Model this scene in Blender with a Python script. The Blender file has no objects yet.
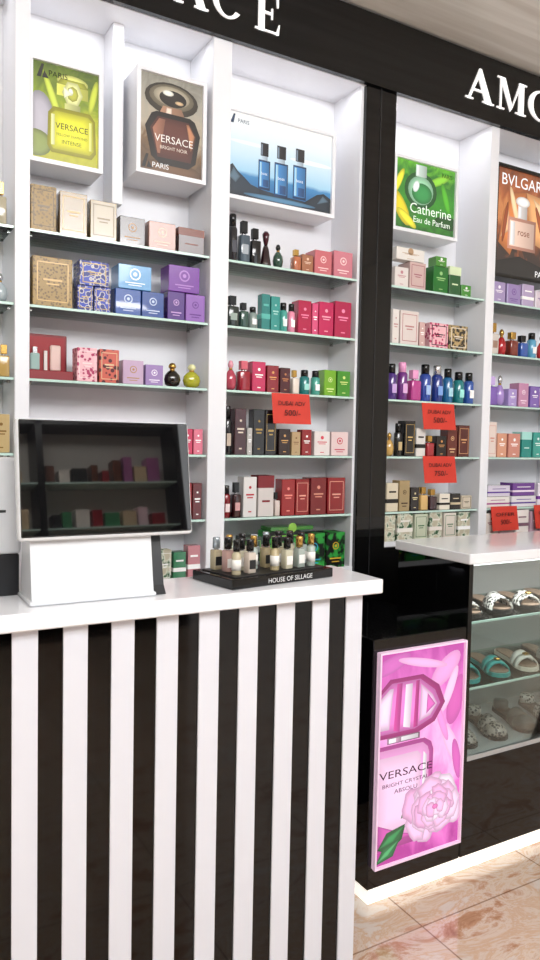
import bpy, bmesh, math, random
from mathutils import Matrix, Vector
random.seed(7)
rnd=random.random
C=bpy.context
C.scene.view_settings.view_transform='Standard'
# ------------------------------------------------------------------ camera
F=740.0
cam=bpy.data.cameras.new("camera"); co=bpy.data.objects.new("camera",cam); C.collection.objects.link(co)
R=Matrix.Rotation(math.radians(-30),4,'Z')@Matrix.Rotation(math.radians(87),4,'X')@Matrix.Rotation(math.radians(1.15),4,'Z')
co.matrix_world=Matrix.Translation((0,0,1.5))@R
cam.sensor_fit='VERTICAL'; cam.sensor_height=24; cam.lens=24*F/960; cam.clip_start=0.02
C.scene.camera=co

# ------------------------------------------------------------------ materials
def lin(h):
    h=h.lstrip('#'); c=[int(h[i:i+2],16)/255 for i in (0,2,4)]
    return tuple((x/12.92 if x<=0.04045 else ((x+0.055)/1.055)**2.4) for x in c)+(1,)
_m={}
def mat(h,rough=0.35,metal=0.0,emit=0.0,alpha=1.0,name=None,coat=0.0,spec=0.5):
    key=(h,rough,metal,emit,alpha,coat,spec)
    if key in _m: return _m[key]
    m=bpy.data.materials.new(name or ("mat_"+h.strip('#')))
    m.use_nodes=True; b=m.node_tree.nodes['Principled BSDF']
    b.inputs['Base Color'].default_value=lin(h); b.inputs['Roughness'].default_value=rough
    b.inputs['Metallic'].default_value=metal; b.inputs['Alpha'].default_value=alpha
    b.inputs['Coat Weight'].default_value=coat; b.inputs['Specular IOR Level'].default_value=spec
    if emit>0:
        b.inputs['Emission Color'].default_value=lin(h); b.inputs['Emission Strength'].default_value=emit
    _m[key]=m; return m
_e={}
def E(h,s=0.9):
    if (h,s) in _e: return _e[(h,s)]
    m=bpy.data.materials.new('backlit_'+h.strip('#')); m.use_nodes=True; b=m.node_tree.nodes['Principled BSDF']
    c=lin(h); b.inputs['Base Color'].default_value=(c[0]*.15,c[1]*.15,c[2]*.15,1); b.inputs['Roughness'].default_value=0.25
    b.inputs['Emission Color'].default_value=c; b.inputs['Emission Strength'].default_value=s; _e[(h,s)]=m; return m
INK=bpy.data.materials.new('backlit_print_ink'); INK.use_nodes=True
_b=INK.node_tree.nodes['Principled BSDF']; _a=INK.node_tree.nodes.new('ShaderNodeAttribute'); _a.attribute_name='Col'
INK.node_tree.links.new(_a.outputs['Color'],_b.inputs['Emission Color']); _b.inputs['Emission Strength'].default_value=1.1
_b.inputs['Base Color'].default_value=(0.04,0.04,0.04,1); _b.inputs['Roughness'].default_value=0.2
def pat(h1,h2,scale=60,pos=0.45,kind='v',rough=0.3,h3=None):
    key=('pat',h1,h2,scale,pos,kind,h3)
    if key in _m: return _m[key]
    m=bpy.data.materials.new("pattern_"+h1.strip('#')); m.use_nodes=True; nt=m.node_tree
    b=nt.nodes['Principled BSDF']; b.inputs['Roughness'].default_value=rough
    g=nt.nodes.new('ShaderNodeNewGeometry')
    if kind=='v':
        t=nt.nodes.new('ShaderNodeTexVoronoi'); out='Distance'
    else:
        t=nt.nodes.new('ShaderNodeTexNoise'); out='Fac'; t.inputs['Detail'].default_value=3
    t.inputs['Scale'].default_value=scale
    r=nt.nodes.new('ShaderNodeValToRGB'); r.color_ramp.elements[0].position=pos-0.04; r.color_ramp.elements[1].position=pos+0.04
    r.color_ramp.elements[0].color=lin(h1); r.color_ramp.elements[1].color=lin(h2)
    if h3:
        e=r.color_ramp.elements.new(min(0.98,pos+0.14)); e.color=lin(h3)
    nt.links.new(g.outputs['Position'],t.inputs['Vector']); nt.links.new(t.outputs[out],r.inputs[0]); nt.links.new(r.outputs[0],b.inputs['Base Color'])
    _m[key]=m; return m
def gradient_emit(stops,strength=0.9,noise=0.0,nscale=4,axis='Z'):
    m=bpy.data.materials.new("poster_print"); m.use_nodes=True; nt=m.node_tree; b=nt.nodes['Principled BSDF']
    tc=nt.nodes.new('ShaderNodeTexCoord'); sx=nt.nodes.new('ShaderNodeSeparateXYZ'); nt.links.new(tc.outputs['Generated'],sx.inputs[0])
    n=nt.nodes.new('ShaderNodeTexNoise'); n.inputs['Scale'].default_value=nscale; n.inputs['Detail'].default_value=4; n.inputs['Distortion'].default_value=1.5
    nt.links.new(tc.outputs['Generated'],n.inputs['Vector'])
    ma=nt.nodes.new('ShaderNodeMath'); ma.operation='MULTIPLY_ADD'; ma.inputs[1].default_value=noise; nt.links.new(n.outputs['Fac'],ma.inputs[0]); 
    sub=nt.nodes.new('ShaderNodeMath'); sub.operation='SUBTRACT'; sub.inputs[1].default_value=noise*0.5
    nt.links.new(sx.outputs[axis],sub.inputs[0]); nt.links.new(sub.outputs[0],ma.inputs[2])
    r=nt.nodes.new('ShaderNodeValToRGB'); nt.links.new(ma.outputs[0],r.inputs[0])
    els=r.color_ramp.elements
    els[0].position=stops[0][0]; els[0].color=lin(stops[0][1]); els[1].position=stops[-1][0]; els[1].color=lin(stops[-1][1])
    for p,c in stops[1:-1]:
        e=els.new(p); e.color=lin(c)
    nt.links.new(r.outputs[0],b.inputs['Emission Color'])
    b.inputs['Base Color'].default_value=(0.05,0.05,0.05,1)
    b.inputs['Emission Strength'].default_value=strength; b.inputs['Roughness'].default_value=0.2
    return m

WHITE=mat('#ebecf1',0.3,name='white_laminate')
WHITEG=mat('#eeeff3',0.10,name='white_gloss_top')
BLACK=mat('#070708',0.05,name='black_gloss')
BLACKM=mat('#101010',0.3,name='black_satin')
def glassmat(name,tint,fac,rough=0.02):
    m=bpy.data.materials.new(name); m.use_nodes=True; nt=m.node_tree; nt.nodes.clear()
    o=nt.nodes.new('ShaderNodeOutputMaterial'); t=nt.nodes.new('ShaderNodeBsdfTransparent'); t.inputs[0].default_value=lin(tint)
    g=nt.nodes.new('ShaderNodeBsdfGlossy'); g.inputs['Roughness'].default_value=rough
    mx=nt.nodes.new('ShaderNodeMixShader'); fr=nt.nodes.new('ShaderNodeLayerWeight'); fr.inputs[0].default_value=fac
    nt.links.new(fr.outputs['Fresnel'],mx.inputs[0])
    nt.links.new(t.outputs[0],mx.inputs[1]); nt.links.new(g.outputs[0],mx.inputs[2]); nt.links.new(mx.outputs[0],o.inputs[0])
    return m
GLASS=glassmat('shelf_glass','#f0f8f5',0.14)
GEDGE=mat('#c4e0d6',0.1,name='glass_edge')
CLEAR=glassmat('clear_glass','#f4f8f7',0.2)

# ------------------------------------------------------------------ mesh builder
class B:
    def __init__(s,name): s.name=name; s.v=[]; s.f=[]; s.mi=[]; s.sm=[]; s.fc=[]; s.mats=[]; s.M=Matrix.Identity(4)
    def idx(s,m):
        if m not in s.mats: s.mats.append(m)
        return s.mats.index(m)
    def raw(s,vs,fs,m,smooth=False,cols=None):
        o=len(s.v); s.v+= [tuple(s.M@Vector(p)) for p in vs]
        k=s.idx(m)
        for j,f in enumerate(fs): s.f.append(tuple(i+o for i in f)); s.mi.append(k); s.sm.append(smooth); s.fc.append(cols[j] if cols else None)
    def box(s,x0,x1,y0,y1,z0,z1,m,bev=0.0,seg=1):
        if bev<=0:
            vs=[(x0,y0,z0),(x1,y0,z0),(x1,y1,z0),(x0,y1,z0),(x0,y0,z1),(x1,y0,z1),(x1,y1,z1),(x0,y1,z1)]
            s.raw(vs,[(3,2,1,0),(4,5,6,7),(0,1,5,4),(1,2,6,5),(2,3,7,6),(3,0,4,7)],m); return
        bm=bmesh.new(); bmesh.ops.create_cube(bm,size=1)
        for v in bm.verts: v.co=Vector(((x0+x1)/2+v.co.x*(x1-x0),(y0+y1)/2+v.co.y*(y1-y0),(z0+z1)/2+v.co.z*(z1-z0)))
        bmesh.ops.bevel(bm,geom=bm.edges[:],offset=bev,segments=seg,affect='EDGES',profile=0.5)
        bm.verts.index_update()
        s.raw([tuple(v.co) for v in bm.verts],[tuple(v.index for v in f.verts) for f in bm.faces],m,seg>1); bm.free()
    def prism(s,pts,y0,y1,m):
        n=len(pts); vs=[(p[0],y0,p[1]) for p in pts]+[(p[0],y1,p[1]) for p in pts]
        fs=[tuple(range(n)),tuple(range(2*n-1,n-1,-1))]+[((i+1)%n,i,n+i,n+(i+1)%n) for i in range(n)]
        s.raw(vs,fs,m)
    def slab(s,pts,z0,z1,m,smooth=False):
        n=len(pts); vs=[(p[0],p[1],z0) for p in pts]+[(p[0],p[1],z1) for p in pts]
        fs=[tuple(range(n-1,-1,-1)),tuple(range(n,2*n))]+[(i,(i+1)%n,n+(i+1)%n,n+i) for i in range(n)]
        s.raw(vs,fs,m,smooth)
    def lathe(s,prof,cx,cy,z,m,seg=14,sx=1,sy=1):
        vs=[];fs=[];n=len(prof)
        for i in range(seg):
            a=2*math.pi*i/seg
            for r,h in prof: vs.append((cx+r*math.cos(a)*sx,cy+r*math.sin(a)*sy,z+h))
        for i in range(seg):
            j=(i+1)%seg
            for k in range(n-1): fs.append((i*n+k,j*n+k,j*n+k+1,i*n+k+1))
        fs.append(tuple(i*n for i in range(seg-1,-1,-1))); fs.append(tuple(i*n+n-1 for i in range(seg)))
        s.raw(vs,fs,m,True)
    def text(s,t,cx,cz,y,w,m,h=None):
        cu=bpy.data.curves.new('t','FONT'); cu.body=t; cu.align_x='CENTER'; cu.align_y='CENTER'; cu.extrude=0; cu.resolution_u=3
        ob=bpy.data.objects.new('t',cu); C.collection.objects.link(ob)
        C.view_layer.update()
        me=ob.to_mesh(); xs=[v.co.x for v in me.vertices]; ys=[v.co.y for v in me.vertices]
        mx,Mx,my,My=min(xs),max(xs),min(ys),max(ys); sc=w/(Mx-mx); sv=sc if h is None else h/(My-my)
        vs=[(cx+(v.co.x-(mx+Mx)/2)*sc,y,cz+(v.co.y-(my+My)/2)*sv) for v in me.vertices]
        fs=[tuple(p.vertices) for p in me.polygons]
        s.raw(vs,fs,m); ob.to_mesh_clear(); bpy.data.objects.remove(ob); bpy.data.curves.remove(cu)
    def make(s,parent=None):
        me=bpy.data.meshes.new(s.name); me.from_pydata(s.v,[],s.f)
        for m in s.mats: me.materials.append(m)
        me.polygons.foreach_set('material_index',s.mi); me.polygons.foreach_set('use_smooth',s.sm)
        if any(c is not None for c in s.fc):
            at=me.color_attributes.new('Col','FLOAT_COLOR','CORNER')
            for p in me.polygons:
                c=s.fc[p.index]
                if c is None: continue
                for k,li in enumerate(p.loop_indices): at.data[li].color=c[k]
        me.update()
        o=bpy.data.objects.new(s.name,me); C.collection.objects.link(o)
        if parent: o.parent=parent
        return o
def empty(name):
    e=bpy.data.objects.new(name,None); C.collection.objects.link(e); return e
def simple(name,*a,**k):
    b=B(name); b.box(*a,**k); return b.make()

# ------------------------------------------------------------------ dimensions
YF,YB=2.40,2.60
BAYS=[(-0.16,0.463),(0.508,1.126),(1.198,1.784),(1.934,2.472),(2.522,3.09)]
SH=[2.148,1.914,1.683,1.447,1.215]
DECK=[1.0,1.0,1.0,1.09,1.09]
FB,FT=2.898,3.165

# ------------------------------------------------------------------ floor / ceiling / walls
def floor_mat():
    m=bpy.data.materials.new("polished_marble_tiles"); m.use_nodes=True; nt=m.node_tree; b=nt.nodes['Principled BSDF']
    g=nt.nodes.new('ShaderNodeNewGeometry')
    mp=nt.nodes.new('ShaderNodeMapping'); mp.inputs['Rotation'].default_value=(0,0,0.6); mp.inputs['Scale'].default_value=(1,2.2,1)
    nt.links.new(g.outputs['Position'],mp.inputs[0])
    n=nt.nodes.new('ShaderNodeTexNoise'); n.inputs['Scale'].default_value=3.4; n.inputs['Detail'].default_value=9; n.inputs['Distortion'].default_value=1.6; n.inputs['Roughness'].default_value=0.68
    nt.links.new(mp.outputs[0],n.inputs['Vector'])
    r=nt.nodes.new('ShaderNodeValToRGB'); e=r.color_ramp.elements
    e[0].position=0.28; e[0].color=lin('#9c7254'); e[1].position=0.74; e[1].color=lin('#dcd4cc')
    for p,c in ((0.40,'#c09678'),(0.48,'#dacabb'),(0.54,'#d0b094'),(0.60,'#d8ccc2')):
        q=e.new(p); q.color=lin(c)
    nt.links.new(n.outputs['Fac'],r.inputs[0])
    br=nt.nodes.new('ShaderNodeTexBrick'); br.offset=0; br.inputs['Scale'].default_value=1; br.inputs['Brick Width'].default_value=0.6; br.inputs['Row Height'].default_value=0.6
    br.inputs['Mortar Size'].default_value=0.003; br.inputs['Color1'].default_value=(1,1,1,1); br.inputs['Color2'].default_value=(0.94,0.92,0.9,1); br.inputs['Mortar'].default_value=(0.5,0.42,0.36,1)
    mp2=nt.nodes.new('ShaderNodeMapping'); mp2.inputs['Location'].default_value=(0.25,0.12,0); nt.links.new(g.outputs['Position'],mp2.inputs[0]); nt.links.new(mp2.outputs[0],br.inputs['Vector'])
    mx=nt.nodes.new('ShaderNodeMixRGB'); mx.blend_type='MULTIPLY'; mx.inputs[0].default_value=1
    nt.links.new(r.outputs[0],mx.inputs[1]); nt.links.new(br.outputs['Color'],mx.inputs[2]); nt.links.new(mx.outputs[0],b.inputs['Base Color'])
    b.inputs['Roughness'].default_value=0.04; b.inputs['Coat Weight'].default_value=0.6; b.inputs['Coat Roughness'].default_value=0.03
    return m
def ceil_mat():
    m=bpy.data.materials.new("cream_streaked_ceiling"); m.use_nodes=True; nt=m.node_tree; b=nt.nodes['Principled BSDF']
    g=nt.nodes.new('ShaderNodeNewGeometry'); mp=nt.nodes.new('ShaderNodeMapping'); mp.inputs['Scale'].default_value=(0.9,16,1); mp.inputs['Rotation'].default_value=(0,0,0.12)
    nt.links.new(g.outputs['Position'],mp.inputs[0]); n=nt.nodes.new('ShaderNodeTexNoise'); n.inputs['Scale'].default_value=1.2; n.inputs['Detail'].default_value=3
    nt.links.new(mp.outputs[0],n.inputs['Vector']); r=nt.nodes.new('ShaderNodeValToRGB'); e=r.color_ramp.elements
    e[0].position=0.38; e[0].color=lin('#e0dcd6'); e[1].position=0.62; e[1].color=lin('#f4f2ee'); nt.links.new(n.outputs['Fac'],r.inputs[0]); nt.links.new(r.outputs[0],b.inputs['Base Color'])
    b.inputs['Roughness'].default_value=0.4; return m
simple('floor',-2.2,4.4,-2.6,2.7,-0.05,0,floor_mat())
simple('ceiling',-2.2,4.4,-2.6,2.7,3.18,3.23,ceil_mat())
simple('wall_back',-2.2,4.4,2.66,2.72,0,3.18,mat('#e9e6e0',0.5))
simple('wall_right',4.35,4.4,-2.6,2.66,0,3.18,mat('#d8d2c8',0.5))
simple('wall_left',-2.2,-2.15,-2.6,2.66,0,3.18,mat('#d8d2c8',0.5))

# ------------------------------------------------------------------ shelving wall
unit=empty('perfume_display_shelving')
b=B('carcass')
b.box(-0.3,3.30,YB,YB+0.05,0,FB+0.02,WHITE)
for x0,x1 in ((0.463,0.508),(1.126,1.198),(2.472,2.522)):
    b.box(x0,x1,YF,YB,0.9,FB,WHITE,bev=0.002)
b.box(-0.21,-0.16,YF,YB,0.9,FB,WHITE)
for x0,x1 in ((1.772,1.784),(1.934,1.946),(3.078,3.09)):
    b.box(x0,x1,YF+0.012,YB,1.0,FB,WHITE)
b.box(-0.21,3.09,YF+0.005,YB,FB,FB+0.02,WHITE)
b.box(0.800,0.838,2.50,YB,2.30,FB,WHITE,bev=0.002)
for i,(x0,x1) in enumerate(BAYS): b.box(x0,x1,YF+0.01,YB,DECK[i]-0.02,DECK[i],WHITE)
b.make(unit)
b=B('black_columns')
for x0,x1 in ((1.784,1.934),(3.09,3.25)): b.box(x0,x1,YF-0.008,YB,0,FB,BLACK,bev=0.003)
b.box(1.852,1.856,YF-0.010,YF-0.008,0.9,FB,mat('#2a2a2c',0.2))
b.make(unit)
b=B('base_cabinets')
for i,(x0,x1) in enumerate(BAYS):
    xa=x0-0.03; xb=x1+0.03 if i not in (2,4) else x1
    if i==3: xa=x0
    b.box(xa,xb,YF,YB,0.0,DECK[i]-0.021,BLACK)
    b.box((x0+x1)/2-0.002,(x0+x1)/2+0.002,YF-0.002,YF,0.1,DECK[i]-0.05,mat('#333336',0.3))
b.make(unit)
b=B('fascia')
b.box(-0.3,3.30,YF-0.02,YF+0.0,FB,FT,BLACK)
b.box(-0.3,3.30,YF,YF+0.03,FT-0.02,FT,BLACKM)
b.make(unit)
b=B('glass_shelves')
for i,(x0,x1) in enumerate(BAYS):
    a=x0+0.001; c=x1-0.001
    if i==2: c=1.771
    if i==3: a=1.947
    if i==4: c=3.077
    for z in SH:
        b.box(a,c,YF+0.014,YB-0.001,z-0.008,z,GLASS)
        b.box(a,c,YF+0.010,YF+0.014,z-0.008,z,GEDGE)
        for xx in (a+0.004,c-0.014):
            for yy in (YF+0.04,YB-0.04): b.box(xx,xx+0.01,yy,yy+0.01,z-0.016,z-0.008,mat('#c0c0c0',0.2,1.0))
b.make(unit)

def glyph(b,ch,x,z,w,h,y,m):
    def P(pts): b.prism([(x+p[0]*w,z+p[1]*h) for p in pts],y-0.005,y,m)
    s=0.05
    if ch=='A':
        P([(0.08,0),(0.16,0),(0.52,0.86),(0.46,1)]); P([(0.46,1),(0.54,1),(0.95,0),(0.70,0),(0.42,0.75)])
        P([(0.24,0.28),(0.75,0.28),(0.75,0.35),(0.24,0.35)]); P([(0,0),(0.28,0),(0.28,s),(0,s)]); P([(0.60,0),(1.02,0),(1.02,s),(0.60,s)])
    elif ch=='C' or ch=='O':
        n=28; full=ch=='O'
        a0,a1=(0,360) if full else (42,322)
        for k in range(n):
            q=[]
            for t in (k,k+1):
                a=math.radians(a0+(a1-a0)*t/n); q.append((math.cos(a),math.sin(a)))
            f=lambda c,r,ry:(0.5+c[0]*r,0.5+c[1]*ry)
            P([f(q[0],0.5,0.5),f(q[1],0.5,0.5),f(q[1],0.31,0.44),f(q[0],0.31,0.44)])
        if not full:
            P([(0.82,0.62),(0.88,0.62),(0.88,0.97),(0.82,0.97)])
    elif ch=='E':
        P([(0.12,0),(0.36,0),(0.36,1),(0.12,1)]); P([(0,0),(0.92,0),(0.92,s),(0,s)]); P([(0,1-s),(0.9,1-s),(0.9,1),(0,1)])
        P([(0.36,0.47),(0.66,0.47),(0.66,0.54),(0.36,0.54)]); P([(0.62,0.36),(0.68,0.36),(0.68,0.65),(0.62,0.65)])
        P([(0.84,0.72),(0.9,0.72),(0.9,1),(0.80,1)]); P([(0.92,0.28),(0.96,0.28),(0.92,0),(0.80,0)])
    elif ch=='M':
        P([(0.10,0),(0.16,0),(0.16,1),(0.10,1)]); P([(0.76,0),(0.95,0),(0.95,1),(0.76,1)])
        P([(0.08,1),(0.27,1),(0.54,0.2),(0.47,0)]); P([(0.47,0),(0.54,0.12),(0.86,1),(0.78,1)])
        P([(0,0),(0.26,0),(0.26,s),(0,s)]); P([(0.66,0),(1.04,0),(1.04,s),(0.66,s)]); P([(0,1-s),(0.2,1-s),(0.2,1),(0,1)]); P([(0.85,1-s),(1.04,1-s),(1.04,1),(0.85,1)])
    elif ch=='U':
        P([(0.10,0.2),(0.32,0.2),(0.32,1),(0.10,1)]); P([(0.82,0.2),(0.88,0.2),(0.88,1),(0.82,1)]); P([(0.10,0.2),(0.88,0.2),(0.75,0.0),(0.25,0.0)])
LET=mat('#ffffff',0.3,emit=0.3,name='sign_letter_white')
b=B('fascia_sign_letters')
for ch,x,w in (('A',0.965,0.125),('C',1.106,0.12),('E',1.274,0.105)): glyph(b,ch,x,2.958,w,0.13,YF-0.0205,LET)
for ch,x,w in (('A',2.285,0.165),('M',2.47,0.175),('O',2.665,0.17),('U',2.86,0.16)): glyph(b,ch,x,2.967,w,0.135,YF-0.0205,LET)
b.make(unit)

# ------------------------------------------------------------------ lightbox posters
def circ(cx,cy,rx,ry,n=20,a=0,asp=1.0):
    return [(cx+rx*math.cos(2*math.pi*i/n)*math.cos(a)-ry*math.sin(2*math.pi*i/n)*math.sin(a), cy+asp*(rx*math.cos(2*math.pi*i/n)*math.sin(a)+ry*math.sin(2*math.pi*i/n)*math.cos(a))) for i in range(n)]
class Poster:
    def __init__(s,name,x0,x1,z0,z1,yf,yb,bg,frame=WHITE,fw=0.014):
        s.b=B(name); s.x0,s.x1,s.z0,s.z1,s.y=x0+fw,x1-fw,z0+fw,z1-fw,yf
        s.b.box(x0,x1,yf+0.003,yb,z0,z1,frame,bev=0.002)
        for a in ((x0,x1,z0,z0+fw),(x0,x1,z1-fw,z1),(x0,x0+fw,z0+fw,z1-fw),(x1-fw,x1,z0+fw,z1-fw)):
            s.b.box(a[0],a[1],yf-0.010,yf+0.003,a[2],a[3],frame)
        s.b.box(s.x0,s.x1,yf+0.001,yf+0.003,s.z0,s.z1,bg); s.l=0
    def p(s,pts,c,lo=0.62,hi=1.25,mode='c'):
        s.l+=1; y=s.y+0.0008-s.l*0.00010
        cl=lambda t:min(1,max(0,t))
        pts=[(cl(u),cl(v)) for u,v in pts]
        q=[(s.x0+u*(s.x1-s.x0),y,s.z0+v*(s.z1-s.z0)) for u,v in pts]
        k=lin(c); n=len(q); cc=Vector((sum(a[0] for a in q)/n,y,sum(a[2] for a in q)/n))
        A=tuple(min(1,x*hi+0.02*(hi-1)) for x in k[:3])+(1,); D=tuple(x*lo for x in k[:3])+(1,)
        if mode=='c':
            mid=[tuple(cc+(Vector(a)-cc)*0.6) for a in q]; Mc=tuple((A[i]*.55+k[i]*.45) for i in range(3))+(1,)
            vs=q+mid+[tuple(cc)]; fs=[];cols=[]
            for i in range(n):
                j=(i+1)%n
                fs.append((i,j,n+j,n+i)); cols.append((D,D,Mc,Mc)); fs.append((n+i,n+j,2*n)); cols.append((Mc,Mc,A))
            s.b.raw(vs,fs,INK,False,cols)
        else:
            us=[a[0] for a in q]; m0,m1=min(us),max(us)
            cols=[tuple(A[i]*(1-(a[0]-m0)/(m1-m0+1e-9))+D[i]*((a[0]-m0)/(m1-m0+1e-9)) for i in range(3))+(1,) for a in q]
            s.b.raw(q,[tuple(range(n))],INK,False,[cols])
    def r(s,u0,u1,v0,v1,c,mode='h'): s.p([(u0,v0),(u1,v0),(u1,v1),(u0,v1)],c,mode=mode)
    def t(s,txt,u,v,w,c,h=None):
        s.l+=1; s.b.text(txt,s.x0+u*(s.x1-s.x0),s.z0+v*(s.z1-s.z0),s.y+0.0008-s.l*0.00010,w*(s.x1-s.x0),E(c,1.0),h=None if h is None else h*(s.z1-s.z0))
    def done(s): return s.b.make()
P=Poster('lightbox_poster',0.515,0.755,2.375,2.705,2.47,2.599,gradient_emit([(0,'#b8b400'),(0.35,'#d4d028'),(0.6,'#93a818'),(1,'#4a6010')],1.0,0.6))
P.p(circ(0.1,0.42,0.22,0.28),'#b4adb4'); P.p(circ(0.05,0.16,0.24,0.14),'#87924a'); P.p(circ(0.3,0.66,0.05,0.3,16,0.5),'#c8d448'); P.p(circ(0.92,0.75,0.05,0.2,16,-0.3),'#c4cc3c')
P.p(circ(0.6,0.86,0.24,0.07),'#d8d870'); P.r(0.36,0.84,0.70,0.82,'#d6d45a'); P.p([(0.36,0.82),(0.84,0.82),(0.78,0.88),(0.42,0.88)],'#a4a42e')
P.p(circ(0.6,0.74,0.16,0.14,6),'#e8e69a'); P.p(circ(0.6,0.74,0.09,0.08,8),'#b8b640'); P.p(circ(0.57,0.76,0.04,0.04,8),'#fbfbe0'); P.p([(0.47,0.68),(0.6,0.74),(0.46,0.8)],'#fafac8')
P.r(0.48,0.72,0.56,0.63,'#c4c47a')
P.p([(0.22,0.16),(0.28,0.09),(0.9,0.09),(0.97,0.16),(0.95,0.50),(0.87,0.57),(0.31,0.57),(0.23,0.50)],'#aca40a'); P.p([(0.26,0.18),(0.31,0.13),(0.87,0.13),(0.93,0.18),(0.91,0.49),(0.84,0.53),(0.34,0.53),(0.27,0.49)],'#e0da24'); P.r(0.28,0.33,0.17,0.49,'#fbf8a8'); P.r(0.86,0.90,0.18,0.48,'#f4f080')
P.t('VERSACE',0.59,0.38,0.50,'#38380c'); P.t('YELLOW DIAMOND',0.59,0.29,0.48,'#5a5a10'); P.t('INTENSE',0.59,0.22,0.3,'#5a5a10')
P.p([(0.06,0.84),(0.13,0.98),(0.17,0.98),(0.12,0.84)],'#101010'); P.p([(0.14,0.84),(0.17,0.92),(0.24,0.84)],'#101010'); P.t('PARIS',0.38,0.90,0.28,'#181818')
P.done()
P=Poster('lightbox_poster',0.858,1.114,2.395,2.745,2.432,2.599,gradient_emit([(0,'#4a3424'),(0.25,'#80603e'),(0.5,'#c4b49c'),(0.8,'#b0a898'),(1,'#8e887a')],0.95,0.7))
P.p(circ(0.5,0.05,0.5,0.09),'#6a4a30'); P.p(circ(0.5,0.78,0.43,0.17),'#3c3428'); P.p(circ(0.5,0.80,0.36,0.13),'#7c705a'); P.p(circ(0.5,0.81,0.29,0.10),'#b8aa90'); P.p(circ(0.52,0.79,0.22,0.085),'#241c16'); P.p(circ(0.44,0.84,0.09,0.03),'#f0e8d8'); P.p(circ(0.62,0.76,0.07,0.02),'#c8a880')
P.p([(0.3,0.61),(0.72,0.61),(0.66,0.70),(0.36,0.70)],'#a87c60',mode='h'); P.p([(0.4,0.62),(0.5,0.62),(0.5,0.69),(0.42,0.69)],'#e8ccb8')
P.p([(0.08,0.46),(0.18,0.60),(0.26,0.63),(0.80,0.63),(0.88,0.6),(0.97,0.46),(0.90,0.16),(0.78,0.09),(0.32,0.09),(0.18,0.16)],'#1c100c'); P.p([(0.16,0.45),(0.28,0.58),(0.78,0.58),(0.90,0.45),(0.82,0.16),(0.28,0.16)],'#5c2c22'); P.p([(0.20,0.45),(0.3,0.56),(0.40,0.56),(0.32,0.2),(0.28,0.2)],'#a06850',mode='h'); P.p([(0.74,0.56),(0.78,0.56),(0.88,0.45),(0.82,0.28)],'#b87a54')
P.t('VERSACE',0.54,0.36,0.62,'#f4ece4'); P.t('BRIGHT NOIR',0.54,0.27,0.44,'#e8d8c8')
P.p([(0.03,0.03),(0.1,0.17),(0.14,0.17),(0.09,0.03)],'#101010'); P.p([(0.11,0.03),(0.14,0.1),(0.2,0.03)],'#101010'); P.t('PARIS',0.33,0.07,0.26,'#f4f4f4')
P.done()
P=Poster('lightbox_poster',1.205,1.690,2.384,2.712,2.47,2.599,gradient_emit([(0,'#1c4c74'),(0.22,'#2c78b0'),(0.29,'#3c88bc'),(0.33,'#a8d4ec'),(0.5,'#cce6f4'),(0.75,'#ecf4f8'),(1,'#fbf8f2')],1.05,0.05))
P.p([(0,0),(0.0,0.33),(0.05,0.38),(0.10,0.30),(0.16,0.24),(0.22,0.17),(0.34,0.13),(0.4,0)],'#1a2a38'); P.p([(0.3,0.0),(0.3,0.14),(0.5,0.11),(0.74,0.10),(0.80,0.0)],'#1c3040'); P.p([(0.72,0),(0.74,0.10),(0.86,0.22),(0.93,0.25),(1,0.20),(1,0)],'#182632')
P.p([(0.02,0.22),(0.06,0.34),(0.12,0.24),(0.08,0.16)],'#506878'); P.p([(0.86,0.1),(0.92,0.22),(0.98,0.16)],'#4c6474'); P.p(circ(0.5,0.05,0.35,0.03),'#4c7c9c'); P.p(circ(0.8,0.6,0.22,0.03),'#f4f8fa',0.9,1.0); P.p(circ(0.2,0.66,0.2,0.025),'#f0f6fa',0.9,1.0)
for u,w,v,hh in ((0.34,0.11,0.14,0.36),(0.50,0.13,0.09,0.42),(0.68,0.13,0.11,0.42)):
    P.r(u-w/2,u+w/2,v,v+hh,'#0c3056'); P.r(u-w/2+0.010,u+w/2-0.010,v+0.03,v+hh-.02,'#3c84c0'); P.r(u-w/2+0.015,u-w*.22,v+0.04,v+hh-.03,'#a8d4f0'); P.r(u-w*.1,u+w*.36,v+.04,v+hh*.35,'#184c80')
    P.r(u-w*0.26,u+w*0.26,v+hh,v+hh+.05,'#b4c4d0'); P.r(u-w*0.33,u+w*0.33,v+hh+.05,v+hh+.21,'#10141c'); P.r(u-w*0.28,u-w*0.16,v+hh+.06,v+hh+.19,'#7c8c9c'); P.t('boss',u,v+hh*.55,w*.5,'#f0f4f8')
P.p([(0.02,0.86),(0.05,0.97),(0.065,0.97),(0.05,0.86)],'#103050'); P.t('PARIS',0.14,0.9,0.1,'#103050')
P.done()
P=Poster('lightbox_poster',1.985,2.345,2.392,2.704,2.47,2.599,gradient_emit([(0,'#145c0a'),(0.4,'#2f9814'),(0.8,'#1f7a0e'),(1,'#68c01e')],1.0,0.8))
P.p(circ(0.1,0.3,0.10,0.28,16,0.5),'#e0c814'); P.p(circ(0.2,0.16,0.06,0.2,16,0.9),'#e8dc30'); P.p(circ(0.05,0.66,0.05,0.22,16,-0.4),'#ece030'); P.p(circ(0.9,0.2,0.24,0.1),'#0c4808'); P.p(circ(0.72,0.8,0.22,0.06,16,0.5),'#86c830'); P.p(circ(0.85,0.55,0.05,0.25,16,0.3),'#4cac1c')
P.p(circ(0.42,0.60,0.27,0.27),'#0a5a1e'); P.p(circ(0.42,0.60,0.21,0.21),'#98cca4'); P.p(circ(0.44,0.56,0.17,0.15),'#2c8a44'); P.p(circ(0.34,0.65,0.05,0.09,16,-.3),'#f0faf0'); P.r(0.33,0.51,0.80,0.97,'#c4d4c8'); P.r(0.35,0.39,0.82,0.96,'#ffffff')
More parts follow.
